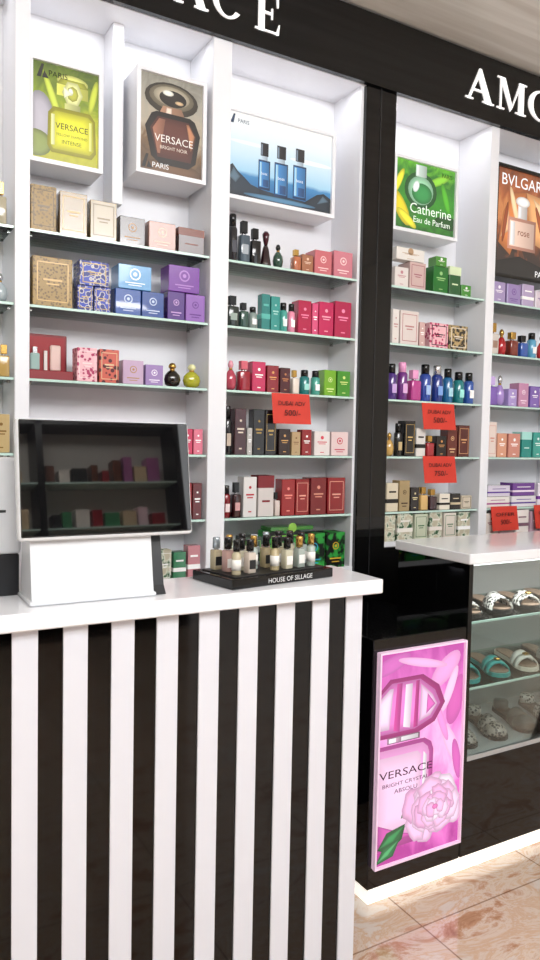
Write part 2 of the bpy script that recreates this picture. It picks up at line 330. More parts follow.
P.t('Catherine',0.6,0.33,0.7,'#f4fff0'); P.t('Eau de Parfum',0.62,0.17,0.62,'#f4fff0'); P.t('PARIS',0.86,0.9,0.18,'#06300a')
P.done()
P=Poster('lightbox_poster',2.575,2.99,2.275,2.785,2.47,2.599,gradient_emit([(0,'#16100e'),(0.22,'#3a2014'),(0.40,'#a85624'),(0.6,'#d8884a'),(0.8,'#b45c28'),(1,'#7a3c18')],0.95,0.7),frame=BLACKM)
P.p([(0.05,0.3),(0.12,0.6),(0.26,0.78),(0.5,0.82),(0.42,0.5),(0.25,0.2)],'#d0783a'); P.p([(0.5,0.82),(0.75,0.8),(0.98,0.66),(0.85,0.3),(0.6,0.36)],'#e8a468'); P.p([(0.62,0.78),(0.9,0.68),(0.78,0.5)],'#f4c494'); P.p([(0.08,0.35),(0.2,0.62),(0.26,0.45)],'#eab080'); P.p(circ(0.3,0.66,0.04,0.2,16,0.4),'#f8cc9c'); P.p(circ(0.78,0.5,0.04,0.24,16,0.5),'#a04c20'); P.p(circ(0.15,0.5,0.03,0.2,16,-0.2),'#904018')
P.t('BVLGARI',0.44,0.90,0.72,'#ffffff')
P.r(0.20,0.68,0.26,0.56,'#b8806c'); P.r(0.23,0.65,0.29,0.53,'#ecc4b0'); P.r(0.25,0.32,0.3,0.52,'#fdf0e8'); P.r(0.36,0.52,0.56,0.68,'#d4cac4'); P.r(0.38,0.42,0.57,0.67,'#ffffff'); P.p(circ(0.44,0.72,0.12,0.05),'#f0e6e0'); P.t('rose',0.47,0.42,0.2,'#804830')
P.p([(0,0),(0,0.12),(0.4,0.2),(1,0.1),(1,0)],'#0e0a08'); P.t('PARIS',0.82,0.06,0.25,'#ffffff')
P.done()

# ------------------------------------------------------------------ perfumes
GOLD=mat('#c9a25a',0.25,0.9); SILV=mat('#d0d0d4',0.2,0.9); CAPB=mat('#0c0c0e',0.15)
def pbox(b,x0,x1,y,d,z,h,col,acc='#ffffff',style=0):
    m=col if not isinstance(col,str) else mat(col,0.22,coat=0.6)
    a=mat(acc,0.25) if isinstance(acc,str) else acc
    z+=0.0006; w=x1-x0
    b.box(x0,x1,y,y+d,z,z+h,m,bev=min(0.0015,w*0.05))
    yy=y-0.0006; cx=(x0+x1)/2
    if style==0:
        b.box(cx-w*0.30,cx+w*0.30,yy,y,z+h*0.54,z+h*0.58,a); b.box(cx-w*0.22,cx+w*0.22,yy,y,z+h*0.47,z+h*0.50,a); b.box(cx-w*0.12,cx+w*0.12,yy,y,z+h*0.12,z+h*0.15,a); b.prism(circ(cx,z+h*0.74,w*0.10,w*0.10,10),yy,y,a)
    elif style==1:
        b.prism(circ(cx,z+h*0.62,w*0.17,w*0.17,14),yy,y,a); b.box(cx-w*0.3,cx+w*0.3,yy,y,z+h*0.24,z+h*0.28,a); b.box(cx-w*0.2,cx+w*0.2,yy,y,z+h*0.15,z+h*0.18,a); b.prism(circ(cx,z+h*0.62,w*0.13,w*0.13,14),yy-.0003,yy,m); b.prism(circ(cx,z+h*0.62,w*0.06,w*0.06,10),yy-.0005,yy-.0003,a)
    elif style==2:
        b.box(x0-0.0005,x1+0.0005,yy,y+d+0.0005,z+h*0.30,z+h*0.44,a); b.box(cx-w*0.3,cx+w*0.3,yy,y,z+h*0.66,z+h*0.72,a)
    elif style==3:
        t=w*0.03
        for q in ((x0+w*.10,x1-w*.10,z+h*.10,z+h*.10+t),(x0+w*.10,x1-w*.10,z+h*.90-t,z+h*.90),(x0+w*.10,x0+w*.10+t,z+h*.10,z+h*.90),(x1-w*.10-t,x1-w*.10,z+h*.10,z+h*.90)):
            b.box(q[0],q[1],yy,y,q[2],q[3],a)
        b.box(cx-w*0.24,cx+w*0.24,yy,y,z+h*0.52,z+h*0.56,a); b.box(cx-w*0.16,cx+w*0.16,yy,y,z+h*0.44,z+h*0.47,a)
    elif style==4:
        b.box(x0-0.0006,x1+0.0006,yy,y+d+0.0006,z+h*0.70,z+h,a); b.box(cx-w*0.25,cx+w*0.25,yy,y,z+h*0.35,z+h*0.40,a)
def rbot(b,x0,x1,y,d,z,h,col,cap=CAPB,kind=0,label=None):
    m=col if not isinstance(col,str) else mat(col,0.06,coat=0.8)
    z+=0.0006; w=x1-x0; cx=(x0+x1)/2; cy=y+d/2; r=w/2
    if kind==0:
        hb=h*0.66; b.box(x0,x1,y,y+d,z,z+hb,m,bev=min(w,d)*0.14,seg=2)
        b.lathe([(r*.36,0),(r*.36,h*.06)],cx,cy,z+hb-0.001,SILV,10); b.box(cx-w*.3,cx+w*.3,cy-min(d,w)*.3,cy+min(d,w)*.3,z+hb+h*.05,z+h,cap,bev=0.001)
        if label: b.box(cx-w*.3,cx+w*.3,y-0.0006,y,z+hb*.3,z+hb*.65,mat(label,0.4))
    elif kind==1:
        r=min(r,d/2); hb=h*0.72
        b.lathe([(r*.92,0),(r,h*.02),(r,hb-h*.05),(r*.8,hb),(r*.5,hb+h*.02)],cx,cy,z,m,14); b.lathe([(r*.72,0),(r*.72,h*.24),(r*.6,h*.26)],cx,cy,z+hb+h*.01,cap,12)
        b.box(cx-r*.5,cx+r*.5,cy-r-0.0006,cy-r+0.002,z+hb*.25,z+hb*.6,mat(label or '#ffffff',0.4))
    elif kind==2:
        hb=h*0.68
        b.lathe([(r*.45,0),(r*.85,h*.1),(r,h*.3),(r*.9,h*.48),(r*.5,hb-h*.04),(r*.3,hb)],cx,cy,z,m,16,1,min(1,d/w)); b.lathe([(r*.3,0),(r*.3,h*.06)],cx,cy,z+hb-.001,GOLD,10)
        b.lathe([(r*.2,0),(r*.42,h*.07),(r*.46,h*.14),(r*.3,h*.24),(r*.05,h*.27)],cx,cy,z+hb+h*.04,cap,12)
    elif kind==3:
        b.lathe([(r,0),(r,h*.05),(r*.55,h*.5),(r*.3,h*.62)],cx,cy,z,m,14,1,min(1,d/w)); b.lathe([(r*.3,0),(r*.5,h*.15),(r*.6,h*.3),(r*.3,h*.38)],cx,cy,z+h*.61,cap,12)
def row(bay,sh,items):
    x0,x1=BAYS[bay]
    if bay==2: x1=1.770
    if bay==3: x0=1.948
    if bay==4: x1=3.076
    z=SH[sh] if sh<5 else DECK[bay]
    bb=B('perfume_boxes'); bt=B('perfume_bottles')
    for it in items:
        k=it[0]; a=x0+it[1]*(x1-x0); c=x0+it[2]*(x1-x0)-0.0015; h=it[3]/100
        o=dict(it[5]) if len(it)>5 else {}
        zz=z+o.get('s',0)/100+(0.0008 if o.get('s') else 0); y=YF+0.018+o.get('y',0); d=o.get('d',min(0.08,max(0.035,(c-a)*0.9)))
        if k=='B': pbox(bb,a,c,y,d,zz,h,it[4],o.get('a','#ffffff'),o.get('t',0))
        else: rbot(bt,a,c,y,min(d,0.05),zz,h,it[4],o.get('c',CAPB),o.get('k',0),o.get('l'))
    if bb.v: bb.make()
    if bt.v: bt.make()
ORN=pat('#6e5830','#8c7038',110,0.35,'v',0.35,'#9c7e42'); BLUEP=pat('#16247c','#e0dac4',58,0.46,'v',0.35,'#2a3fae'); PINKP=pat('#b02c5c','#eab8c0',70,0.4); REDP=pat('#4c0f1a','#c85c4c',60,0.4)
FLOR=pat('#2e5a36','#d9dccb',38,0.42,'n',0.5,'#c0b8a0'); PALM=pat('#0a100c','#2e9a3e',26,0.52,'n',0.4); ZEB=pat('#2a2420','#b8a070',60,0.5,'n')
PK=mat('#e8a0cc',.2)
row(1,0,[('B',.01,.14,14,ORN,{'a':'#5c4820','t':3}),('B',.155,.30,13.5,'#80642f',{'a':'#d8b878','t':3}),('B',.315,.46,12.5,'#8c7648',{'a':'#6c5628','t':3}),
 ('B',.475,.62,9,'#301810',{'a':'#a87c4c','t':1}),('B',.64,.80,9,'#a47464',{'a':'#e8ccb8','t':1}),('B',.815,.975,8.6,'#3c1214',{'a':'#784030','t':4})])
row(1,1,[('B',.02,.225,15.5,ORN,{'a':'#d2ac68','t':3}),('B',.25,.335,8,BLUEP,{'a':'#caa860','t':3}),('B',.34,.43,8,BLUEP,{'a':'#caa860','t':3}),('B',.26,.42,8,BLUEP,{'a':'#caa860','t':3,'s':8.1}),
 ('B',.455,.60,8.5,'#1e4c9c',{'a':'#c8d8f0','t':1}),('B',.605,.735,8.5,'#1c4490',{'a':'#c8d8f0','t':1}),('B',.47,.66,8,'#5c9ccf',{'a':'#f4faff','t':1,'s':8.6}),
 ('B',.755,.86,9.6,'#4c207c',{'a':'#c8a0d8','t':1}),('B',.865,.985,9.4,'#8c5cb0',{'a':'#5c2c80','t':1}),('B',.76,.95,9,'#702c98',{'a':'#b888d0','t':1,'s':9.7})])
gs=B('gift_set_box')
gx0=0.512; gx1=0.655; gz=SH[2]+0.0006
gs.box(gx0,gx1,2.52,2.55,gz,gz+0.155,mat('#7c101a',0.4),bev=0.002); gs.box(gx0+.008,gx1-.008,2.517,2.52,gz+.03,gz+.147,mat('#98141e',0.5))
gs.box(gx0,gx1,2.435,2.52,gz,gz+0.03,mat('#881a24',0.4),bev=0.002)
gs.box(gx0+.02,gx0+.05,2.50,2.517,gz+.035,gz+.09,mat('#a9c6c0',0.1),bev=.003); gs.box(gx0+.028,gx0+.042,2.503,2.515,gz+.09,gz+.11,SILV)
gs.box(gx0+.065,gx0+.075,2.505,2.517,gz+.035,gz+.10,mat('#e8e4e0',0.2)); gs.box(gx0+.085,gx0+.12,2.505,2.517,gz+.035,gz+.12,mat('#e8c9c0',0.3),bev=.004); gs.make()
row(1,2,[('B',.25,.36,11,PINKP,{'a':'#f6e0e0','t':3}),('B',.37,.48,11,REDP,{'a':'#e0c8a0','t':3}),('B',.50,.62,8,'#c4a8c4',{'a':'#b08a50','t':1}),('B',.63,.735,7,'#9c80b8',{'a':'#f0e8f4','t':1}),
 ('b',.755,.855,8.5,'#1a120c',{'k':2,'c':GOLD}),('b',.87,.98,8.5,'#a8a828',{'k':2,'c':mat('#e8e8b0',0.1)})])
row(1,3,[('B',.02,.14,11,'#e8e0d8',{'a':'#c04050','t':1}),('B',.16,.28,10,'#c03a58',{}),('B',.30,.42,11,'#f0d0d4',{'a':'#a05060'}),('B',.44,.56,10,'#d85878',{}),('B',.58,.70,9,'#e8b8c4',{}),('B',.72,.83,10,'#b82a48',{}),('B',.86,.92,9,'#c83058',{}),('B',.925,.985,9,'#dc7088',{})])
row(1,4,[('B',.02,.16,12,'#a83038',{}),('B',.18,.30,12,'#e8e4e0',{'a':'#a03030'}),('B',.32,.46,13,'#8c2028',{}),('B',.50,.64,12,'#c03a40',{}),('B',.68,.82,13,'#e8dcd8',{'a':'#b03038','t':2}),('B',.85,.92,13,'#981c24',{}),('B',.925,.985,13,'#600e16',{})])
row(1,5,[('B',.02,.2,12,'#d8d8d0',{'a':'#3a7a4a'}),('B',.22,.4,11,'#3a6a48',{}),('B',.42,.58,12,'#e0e0dc',{'a':'#208060'}),('B',.60,.70,12,'#d0c8b8',{}),('B',.72,.80,11,FLOR,{'t':3}),('B',.81,.89,10,'#3c805a',{'t':2}),('B',.90,.98,12,'#c07c84',{'t':2})])
row(2,0,[('b',.02,.09,17,'#1c1c22',{'k':1,'l':'#3a3a44'}),('b',.10,.17,15,'#4c5a66',{'k':0,'l':'#a0a8b0'}),('b',.18,.25,13,'#101014',{'k':0}),('b',.26,.34,13,'#240c14',{'k':3,'c':mat('#401420',.2)}),('b',.355,.43,9,'#2c4c40',{'k':2}),
 ('b',.50,.555,8,'#b86c4a',{'k':0,'c':GOLD}),('B',.56,.65,6.5,'#a46c50',{'a':'#f0d0b8'}),('B',.66,.80,9,'#c86c74',{'a':'#f4d4d4','t':1}),('B',.815,.975,10,'#cc7c8a',{'a':'#f4d8d8','t':1})])
row(2,1,[('b',.02,.10,11,'#24302e',{'k':0,'l':'#98a8a0'}),('b',.11,.17,9,'#34524a',{'k':0}),('b',.18,.24,8,'#8c9c98',{'k':1}),('B',.26,.325,13,'#1c7c76',{'a':'#5cb8ac','t':2}),('B',.33,.40,12.6,'#2c9088',{'a':'#a8dcd4','t':0}),('b',.41,.47,11,'#48a498',{'k':1,'l':'#e0f4f0'}),('b',.475,.53,11,'#e48ca8',{'k':1}),
 ('B',.54,.645,12.5,'#b01446',{'a':'#ec84ac','t':0}),('B',.65,.70,12,'#d8507e',{}),('B',.705,.825,13,'#c02058',{'a':'#f4a0bc','t':0}),('B',.835,.975,14,'#ae164a',{'a':'#f08cb4','t':0})])
row(2,2,[('b',.02,.10,11,'#b8485c',{'k':2,'c':mat('#e8a0b0',.2)}),('b',.11,.19,11,'#981c30',{'k':0,'c':mat('#d06070',.2)}),('B',.20,.30,11,'#c01c54',{}),('B',.31,.40,10,'#880e1e',{'a':'#e0a060','t':0}),('B',.41,.49,9.5,'#460a16',{'a':'#c88050'}),
 ('b',.51,.56,9,'#e8dcd0',{'k':0,'c':GOLD}),('b',.58,.66,9.5,'#1c7c7c',{'k':1,'l':'#a0e0d8'}),('b',.67,.745,9.5,'#4ca494',{'k':1}),('B',.76,.86,10,'#70ac22',{'a':'#e4f0a0','t':1}),('B',.87,.98,10,'#409024',{'a':'#d8e888','t':0})])
row(2,3,[('b',.01,.07,18,'#16161c',{'k':1,'l':'#c0b0a0'}),('B',.08,.165,17,'#401a22',{'a':'#e0d0c0','t':0}),('B',.17,.21,10,'#b8b4b0',{}),('B',.215,.30,17,'#0e0e12',{'a':'#b09050'}),('B',.305,.39,17,'#181416',{'a':'#c0a060','t':3}),
 ('B',.41,.50,10,'#281212',{'a':'#d0a060'}),('B',.51,.58,9,'#b89c74',{'a':'#806040'}),('B',.59,.67,10,'#902228',{}),('B',.69,.82,9.5,'#e4dcda',{'a':'#c83048','t':0}),('B',.83,.975,9.5,'#e0c8c8',{'a':'#c02a44','t':1})])
row(2,4,[('b',.01,.07,12,'#7c101c',{'k':1,'l':'#f0e0e0'}),('b',.08,.14,13,'#300a10',{'k':0,'l':'#d0a0a0'}),('B',.15,.25,15,'#dcd8d6',{'a':'#b02830','t':0}),('B',.26,.38,15.5,'#d0c8c4',{'a':'#7c1c24','t':4}),('B',.44,.545,14,'#981a1e',{'a':'#e88c80'}),
 ('B',.55,.66,14,'#8c1418',{'a':'#e8a090','t':3}),('B',.67,.80,14.5,'#740e16',{'a':'#d8907c'}),('B',.81,.96,14.5,'#88121a',{'a':'#e0a090','t':3}),('b',.39,.43,9,'#d8c8c0',{'k':0})])
row(2,5,[('B',.02,.14,12,'#d8e0d4',{'a':'#2c6c3c'}),('B',.16,.30,14,'#1c3a24',{'t':3,'a':'#6aa04a'}),('B',.34,.60,15.5,PALM,{'t':3,'a':'#7ac04a'}),('B',.62,.80,14,PALM,{'t':1,'a':'#3aa0c8'}),('B',.81,.97,14,PALM,{'t':1,'a':'#d0a838'}),('B',.36,.70,1.5,'#3c7c34',{'s':15.6,'a':'#8cc04c'})])
row(3,0,[('B',.04,.18,8,'#e0d8d4',{'a':'#c08890'}),('B',.19,.36,11,'#ccb0ac',{'a':'#a06870','t':3}),('B',.05,.34,5,'#e4e0da',{'s':11.1,'a':'#b89878','d':.05}),('B',.44,.60,11,'#167024',{'a':'#a0d088','t':0}),('B',.61,.74,12,'#245c30',{'a':'#d8e8c0','t':4}),('B',.75,.86,5,'#409030',{}),('B',.46,.58,4,'#4c9036',{'s':11.1,'d':.05})])
row(3,1,[('B',.03,.10,14,'#e0dad6',{'a':'#c09090'}),('B',.11,.30,14,'#dcd0cc',{'a':'#b88080','t':3}),('B',.31,.37,10,'#d0aca8',{}),('B',.42,.62,10.5,PINKP,{'a':'#1c1418','t':3}),('B',.63,.84,10.5,ZEB,{'a':'#f0e8dc','t':3})])
row(3,2,[('b',.02,.12,15,'#4a2c7c',{'k':1,'l':'#c8a8e0'}),('b',.13,.23,16,'#6c2c80',{'k':1,'l':'#e0b0e0','c':PK}),('b',.25,.35,13,'#b83c8c',{'k':0,'c':PK}),('b',.37,.48,16,'#2848a0',{'k':1,'l':'#a8c4f0'}),('b',.50,.61,16,'#1c3484',{'k':1,'l':'#80a8e8','c':SILV}),('b',.62,.72,15,'#1c689c',{'k':1,'l':'#b0e0f0'}),('b',.74,.85,14,'#1c7c80',{'k':1,'l':'#a0e8e0'}),('b',.86,.96,14,'#2a54a4',{'k':1})])
row(3,3,[('b',.02,.10,10,'#c8a058',{'k':2,'c':GOLD}),('b',.11,.18,14,'#18181a',{'k':1,'l':'#c8b080'}),('B',.19,.30,15,'#100e10',{'a':'#c8a868','t':3}),('B',.31,.41,12,'#d8d4d0',{'a':'#202020','t':2}),('b',.43,.51,9,'#a02830',{'k':0,'c':GOLD}),('B',.53,.64,9,'#1c1212',{'a':'#c08a50'}),('B',.65,.76,13,'#64281e',{'a':'#e0b080','t':1}),('B',.77,.90,14,'#501a18',{'a':'#d8a070','t':3})])
row(3,4,[('B',.02,.14,12,'#d8ccb4',{'a':'#1c1c1c','t':2}),('B',.15,.26,13,'#a48e66',{'a':'#402c20','t':1}),('B',.27,.36,10,'#1a161c',{'a':'#e0d0a0'}),('b',.38,.46,10,'#d8b070',{'k':0,'c':GOLD}),('b',.48,.56,9,'#402830',{'k':0,'c':GOLD}),('B',.58,.70,7,'#e8e0d0',{'a':'#202020','t':2}),('B',.71,.82,7,'#1a1a1e',{'a':'#d0c0a0','t':2}),('B',.83,.95,6,'#d0c4b0',{'t':3,'a':'#3a3028'})])
row(3,5,[('B',.01,.12,11,FLOR,{'t':3,'a':'#e8e4d0'}),('B',.14,.30,12,FLOR,{'t':2,'a':'#f4f0e8'}),('B',.32,.46,11,'#c9d0b8',{'a':'#3a6a44','t':3}),('B',.48,.62,12,FLOR,{'t':2,'a':'#f0e8e0'}),('B',.64,.78,11,'#e0d8cc',{'a':'#4c7a50','t':3}),('B',.80,.94,11,FLOR,{'t':2,'a':'#ffffff'})])
row(4,0,[('B',.02,.16,9,'#a494c0',{'a':'#f4f0f8'}),('B',.18,.34,9,'#9884b8',{'a':'#7a5a9c','t':1}),('B',.36,.5,10,'#b4a4c8',{'a':'#ffffff','t':2}),('B',.52,.66,8,'#d8ccd8',{'a':'#8060a0'}),('B',.7,.84,9,'#a894c4',{})])
row(4,1,[('b',.02,.11,14,'#d8cfc8',{'k':0,'c':GOLD,'l':'#a08070'}),('b',.13,.22,12,'#b01c24',{'k':2,'c':GOLD}),('b',.25,.34,11,'#7c3024',{'k':0,'c':GOLD}),('b',.37,.46,10,'#3058a8',{'k':0}),('b',.49,.58,12,'#5ca4c8',{'k':1}),('b',.62,.72,12,'#c83838',{'k':2}),('b',.76,.86,12,'#d8c8a0',{'k':0})])
row(4,2,[('b',.02,.12,13,'#7c5cb4',{'k':0,'c':mat('#c8b0e8',.2)}),('b',.13,.22,14,'#a88cd0',{'k':2,'c':SILV}),('B',.24,.34,8,'#ac98d4',{}),('B',.36,.48,11,'#c48cb0',{'a':'#f8e8f4','t':1}),('B',.50,.62,10,'#8064b4',{}),('b',.65,.75,12,'#e0a0b8',{'k':2}),('B',.78,.9,11,'#b8a0d8',{})])
row(4,3,[('B',.02,.12,16,'#e4d4cc',{'a':'#d09080','t':3}),('B',.13,.24,11,'#d89c80',{'a':'#ffffff'}),('B',.26,.40,11,'#d08c7c',{'a':'#ffffff','t':0}),('B',.42,.54,12,'#1e8c84',{'a':'#a8e0d8','t':4}),('B',.56,.68,12,'#3ca094',{'a':'#e0f8f4'}),('B',.7,.84,12,'#2c908c',{})])
row(4,4,[('B',.02,.30,5,'#e8e4e0',{'a':'#a04888','t':2}),('B',.32,.62,5,'#e4e0e6',{'a':'#5c3c98','t':2}),('B',.04,.30,5,'#d8d0e0',{'s':5.1,'a':'#5c3c98','t':2}),('B',.33,.60,6,'#704094',{'s':5.1,'a':'#f0e0f0','t':2}),('B',.64,.9,11,'#e8e0ec',{'a':'#8040a0','t':2})])
row(4,5,[('B',.02,.18,10,'#e4dcd4',{'a':'#a05060'}),('B',.2,.36,10,'#d8c0c8',{'t':3}),('B',.38,.54,11,'#f0e8e4',{'a':'#806070','t':2}),('B',.56,.72,10,'#c8a8b8',{})])
row(0,0,[('b',.80,.88,11,'#8c9ca8',{'k':0}),('b',.90,.97,13,'#b0a890',{'k':0,'c':GOLD}),('B',.5,.62,12,'#a8a08c',{}),('B',.64,.76,11,'#c8c0b0',{})])
row(0,1,[('b',.80,.88,10,'#c89c50',{'k':2,'c':GOLD}),('b',.90,.98,9,'#a8b4b8',{'k':2,'c':SILV}),('B',.5,.62,12,'#4a8090',{}),('B',.64,.76,11,'#90a8b0',{})])
row(0,2,[('b',.86,.92,12,'#d0d0c8',{'k':1}),('b',.93,.985,10,'#b89858',{'k':0,'c':GOLD}),('B',.6,.8,12,'#b09060',{})])
row(0,3,[('B',.80,.89,11,'#d8c49c',{'a':'#806030'}),('B',.90,.985,12,'#c0a878',{'a':'#806030'})])
row(0,4,[('B',.80,.89,11,'#d8c49c',{'a':'#806030'}),('B',.90,.985,12,'#a08060',{'a':'#e0d0b0'})])

# red price cards
RED=mat('#cc3626',0.6)
def tag(x0,x1,z1,h,l1,l2,tl=0.0):
    b=B('price_card'); y=YF+0.0085
    n=6; pts=[]
    for i in range(n+1):
        t=i/n; pts.append((y-0.018*t,z1-h*t))
    vs=[];fs=[]
    for yy,zz in pts: vs+= [(x0,yy,zz),(x1,yy-0.004,zz-0.004*tl)]
    for i in range(n): fs.append((2*i,2*i+2,2*i+3,2*i+1))
    b.raw(vs,fs,RED,True)
    b.raw([(p[0],p[1]+0.0012,p[2]) for p in vs],[tuple(reversed(f)) for f in fs],RED,True)
    ink=mat('#2a0c0a',0.6)
    b.text(l1,(x0+x1)/2,z1-h*.33,y-0.0135,(x1-x0)*.72,ink,0.016); b.text(l2,(x0+x1)/2,z1-h*.64,y-0.0195,(x1-x0)*.42,ink,0.022)
    b.make()
tag(1.39,1.555,1.682,0.115,'DUBAI ADV','500/-'); tag(2.125,2.305,1.676,0.112,'DUBAI ADV','500/-'); tag(2.14,2.32,1.450,0.115,'DUBAI ADV','750/-')
tag(2.555,2.72,1.222,0.11,'OFFER','500/-'); tag(2.84,2.99,1.222,0.11,'OFFER','500/-')

# ------------------------------------------------------------------ low poster cabinet
PY=1.84
TOE=mat('#fffaf0',0.3,emit=0.8,name='lit_toe_kick')
b=B('low_display_cabinet')
b.box(1.455,1.858,PY,2.36,0.052,0.875,BLACK,bev=0.003)
b.box(1.465,1.858,PY+0.008,2.36,0.0,0.052,TOE)
b.make()
P=Poster('lightbox_poster',1.468,1.842,0.125,0.835,PY-0.012,PY-0.0005,gradient_emit([(0,'#b42c94'),(0.2,'#e468c4'),(0.45,'#fab4e6'),(0.7,'#e874cc'),(1,'#c040a4')],1.15,0.8,3),frame=mat('#e8c8e0',0.3,emit=0.3),fw=0.006)
A_=0.527
for q in ((0.78,0.88,0.22,0.10,0.7,'#f0a0da'),(0.92,0.72,0.10,0.24,-0.3,'#d458b0'),(0.84,0.78,0.05,0.22,-0.4,'#f8c4ea'),(0.12,0.94,0.24,0.07,0.3,'#d064b8'),(0.88,0.5,0.07,0.24,0.5,'#f6bce8'),(0.95,0.42,0.05,0.2,0.2,'#d45cb4'),(0.75,0.62,0.04,0.2,0.4,'#ee90d6'),(0.5,0.93,0.3,0.04,-0.2,'#f2b0e0')):
    P.p(circ(q[0],q[1],q[2],q[3],20,q[4],A_),q[5],0.88,1.15)
P.p([(0.0,0.655),(0.0,0.82),(0.12,0.875),(0.50,0.875),(0.70,0.81),(0.78,0.72),(0.66,0.635),(0.44,0.595),(0.0,0.60)],'#b42482')
P.p([(0.0,0.67),(0.0,0.80),(0.14,0.855),(0.47,0.855),(0.65,0.79),(0.72,0.72),(0.62,0.655),(0.42,0.62),(0.0,0.62)],'#e478c8')
P.p([(0.0,0.69),(0.0,0.78),(0.12,0.83),(0.16,0.83),(0.12,0.64),(0.0,0.64)],'#f8d0ee'); P.p([(0.17,0.63),(0.20,0.85),(0.26,0.85),(0.24,0.62)],'#cc3c98',mode='h'); P.p([(0.28,0.64),(0.30,0.84),(0.38,0.84),(0.36,0.63)],'#fadcf2',mode='h')
P.p([(0.40,0.625),(0.42,0.85),(0.46,0.85),(0.45,0.63)],'#bc2c86',mode='h'); P.p([(0.47,0.65),(0.48,0.83),(0.62,0.77),(0.68,0.72),(0.6,0.67)],'#f8c4e8'); P.p([(0.55,0.68),(0.56,0.78),(0.66,0.72)],'#dc60b8')
P.r(0.10,0.48,0.57,0.60,'#8c6880'); P.r(0.12,0.46,0.575,0.595,'#f0e4ee'); P.r(0.2,0.26,0.575,0.595,'#b890a8')
P.p([(0.0,0.07),(0.0,0.565),(0.54,0.565),(0.62,0.54),(0.65,0.5),(0.64,0.12),(0.56,0.07)],'#c848a4'); P.p([(0.0,0.10),(0.0,0.545),(0.52,0.545),(0.58,0.52),(0.60,0.49),(0.59,0.14),(0.52,0.10)],'#ee9cd6',0.8,1.3)
P.p([(0.0,0.14),(0.0,0.51),(0.46,0.51),(0.5,0.49),(0.50,0.16),(0.46,0.14)],'#f8c8e8',0.8,1.15); P.p([(0.52,0.14),(0.53,0.50),(0.57,0.48),(0.57,0.16)],'#fde8f8',mode='h'); P.p([(0.0,0.10),(0.0,0.2),(0.3,0.13),(0.5,0.10)],'#c850a8')
P.t('VERSACE',0.33,0.425,0.62,'#30082a',0.036); P.t('BRIGHT CRYSTAL',0.33,0.375,0.54,'#44103a',0.018); P.t('ABSOLU',0.33,0.34,0.27,'#44103a',0.02)
P.p([(0.02,0.08),(0.12,0.15),(0.34,0.17),(0.30,0.10),(0.14,0.05)],'#185c30'); P.p([(0.04,0.085),(0.14,0.13),(0.32,0.16),(0.2,0.1)],'#2c8a4c'); P.p([(0.0,0.01),(0.08,0.08),(0.28,0.11),(0.20,0.03)],'#1e6a3a'); P.p([(0.02,0.02),(0.1,0.06),(0.26,0.10),(0.14,0.04)],'#46a464'); P.p([(0.28,0.2),(0.32,0.26),(0.46,0.30),(0.42,0.22)],'#2c7a44')
prn=random.Random(11)
for ring,(rr,n,pw) in enumerate(((0.23,9,0.15),(0.19,9,0.13),(0.14,8,0.12),(0.09,7,0.095),(0.05,5,0.07))):
    order=list(range(n)); prn.shuffle(order)
    for k in order:
        a=2*math.pi*(k+0.5*prn.random())/n+ring*0.9; r2=rr*(0.85+0.3*prn.random()); cx=0.68+r2*1.1*math.cos(a); cy=0.215+r2*0.85*A_*math.sin(a)
        base=('#f6bce2','#fad0ec','#f2b0dc','#fce0f4','#f7c2e6')[int(prn.random()*5)]
        q=pw*(0.8+0.35*prn.random()); m_=14; ph=prn.random()*6
        pts=circ(cx,cy,q,q*(0.6+.2*prn.random()),m_,a+1.57+0.6*(prn.random()-.5),A_)
        pts=[(cx+(p[0]-cx)*(1+0.10*math.sin(i*2.1+ph)),cy+(p[1]-cy)*(1+0.10*math.sin(i*2.1+ph))) for i,p in enumerate(pts)]
        P.p(pts,base,0.62,1.15)
P.p(circ(0.68,0.215,0.035,0.025,12,0,A_),'#e070b4')
P.done()

# ------------------------------------------------------------------ glass showcase with shoes
b=B('glass_showcase')
X0,X1=1.862,3.30; D1=2.215; ZT=1.128
b.box(X0,X1,PY,D1,0.052,0.395,BLACK,bev=0.003); b.box(X0,X1,PY+0.008,D1,0.0,0.052,TOE)
b.box(X0,X0+0.018,PY,D1,0.395,ZT-.036,BLACK); b.box(X1-0.018,X1,PY,D1,0.395,ZT-.036,BLACK)
b.box(X0-0.012,X1,PY-0.012,D1+.01,ZT-.036,ZT,WHITEG,bev=0.003)
b.box(X0+0.018,X1-0.018,D1-0.012,D1,0.395,ZT-.036,mat('#9c9a98',0.3)); b.box(X0+0.018,X1-0.018,PY,D1-0.012,0.395,0.41,mat('#a9a9a9',0.3))
b.box(X0+0.018,X1-0.018,PY+0.004,PY+0.010,0.41,ZT-.036,CLEAR)
for z in (0.884,0.648):
    b.box(X0+0.019,X1-0.019,PY+0.02,D1-0.014,z-0.008,z,GLASS); b.box(X0+0.019,X1-0.019,PY+0.016,PY+0.02,z-0.008,z,GEDGE)
b.box(X0+0.03,X1-0.03,PY+0.02,PY+0.035,ZT-.048,ZT-.037,mat('#ffffff',0.3,emit=1.5,name='case_led'))
b.make()
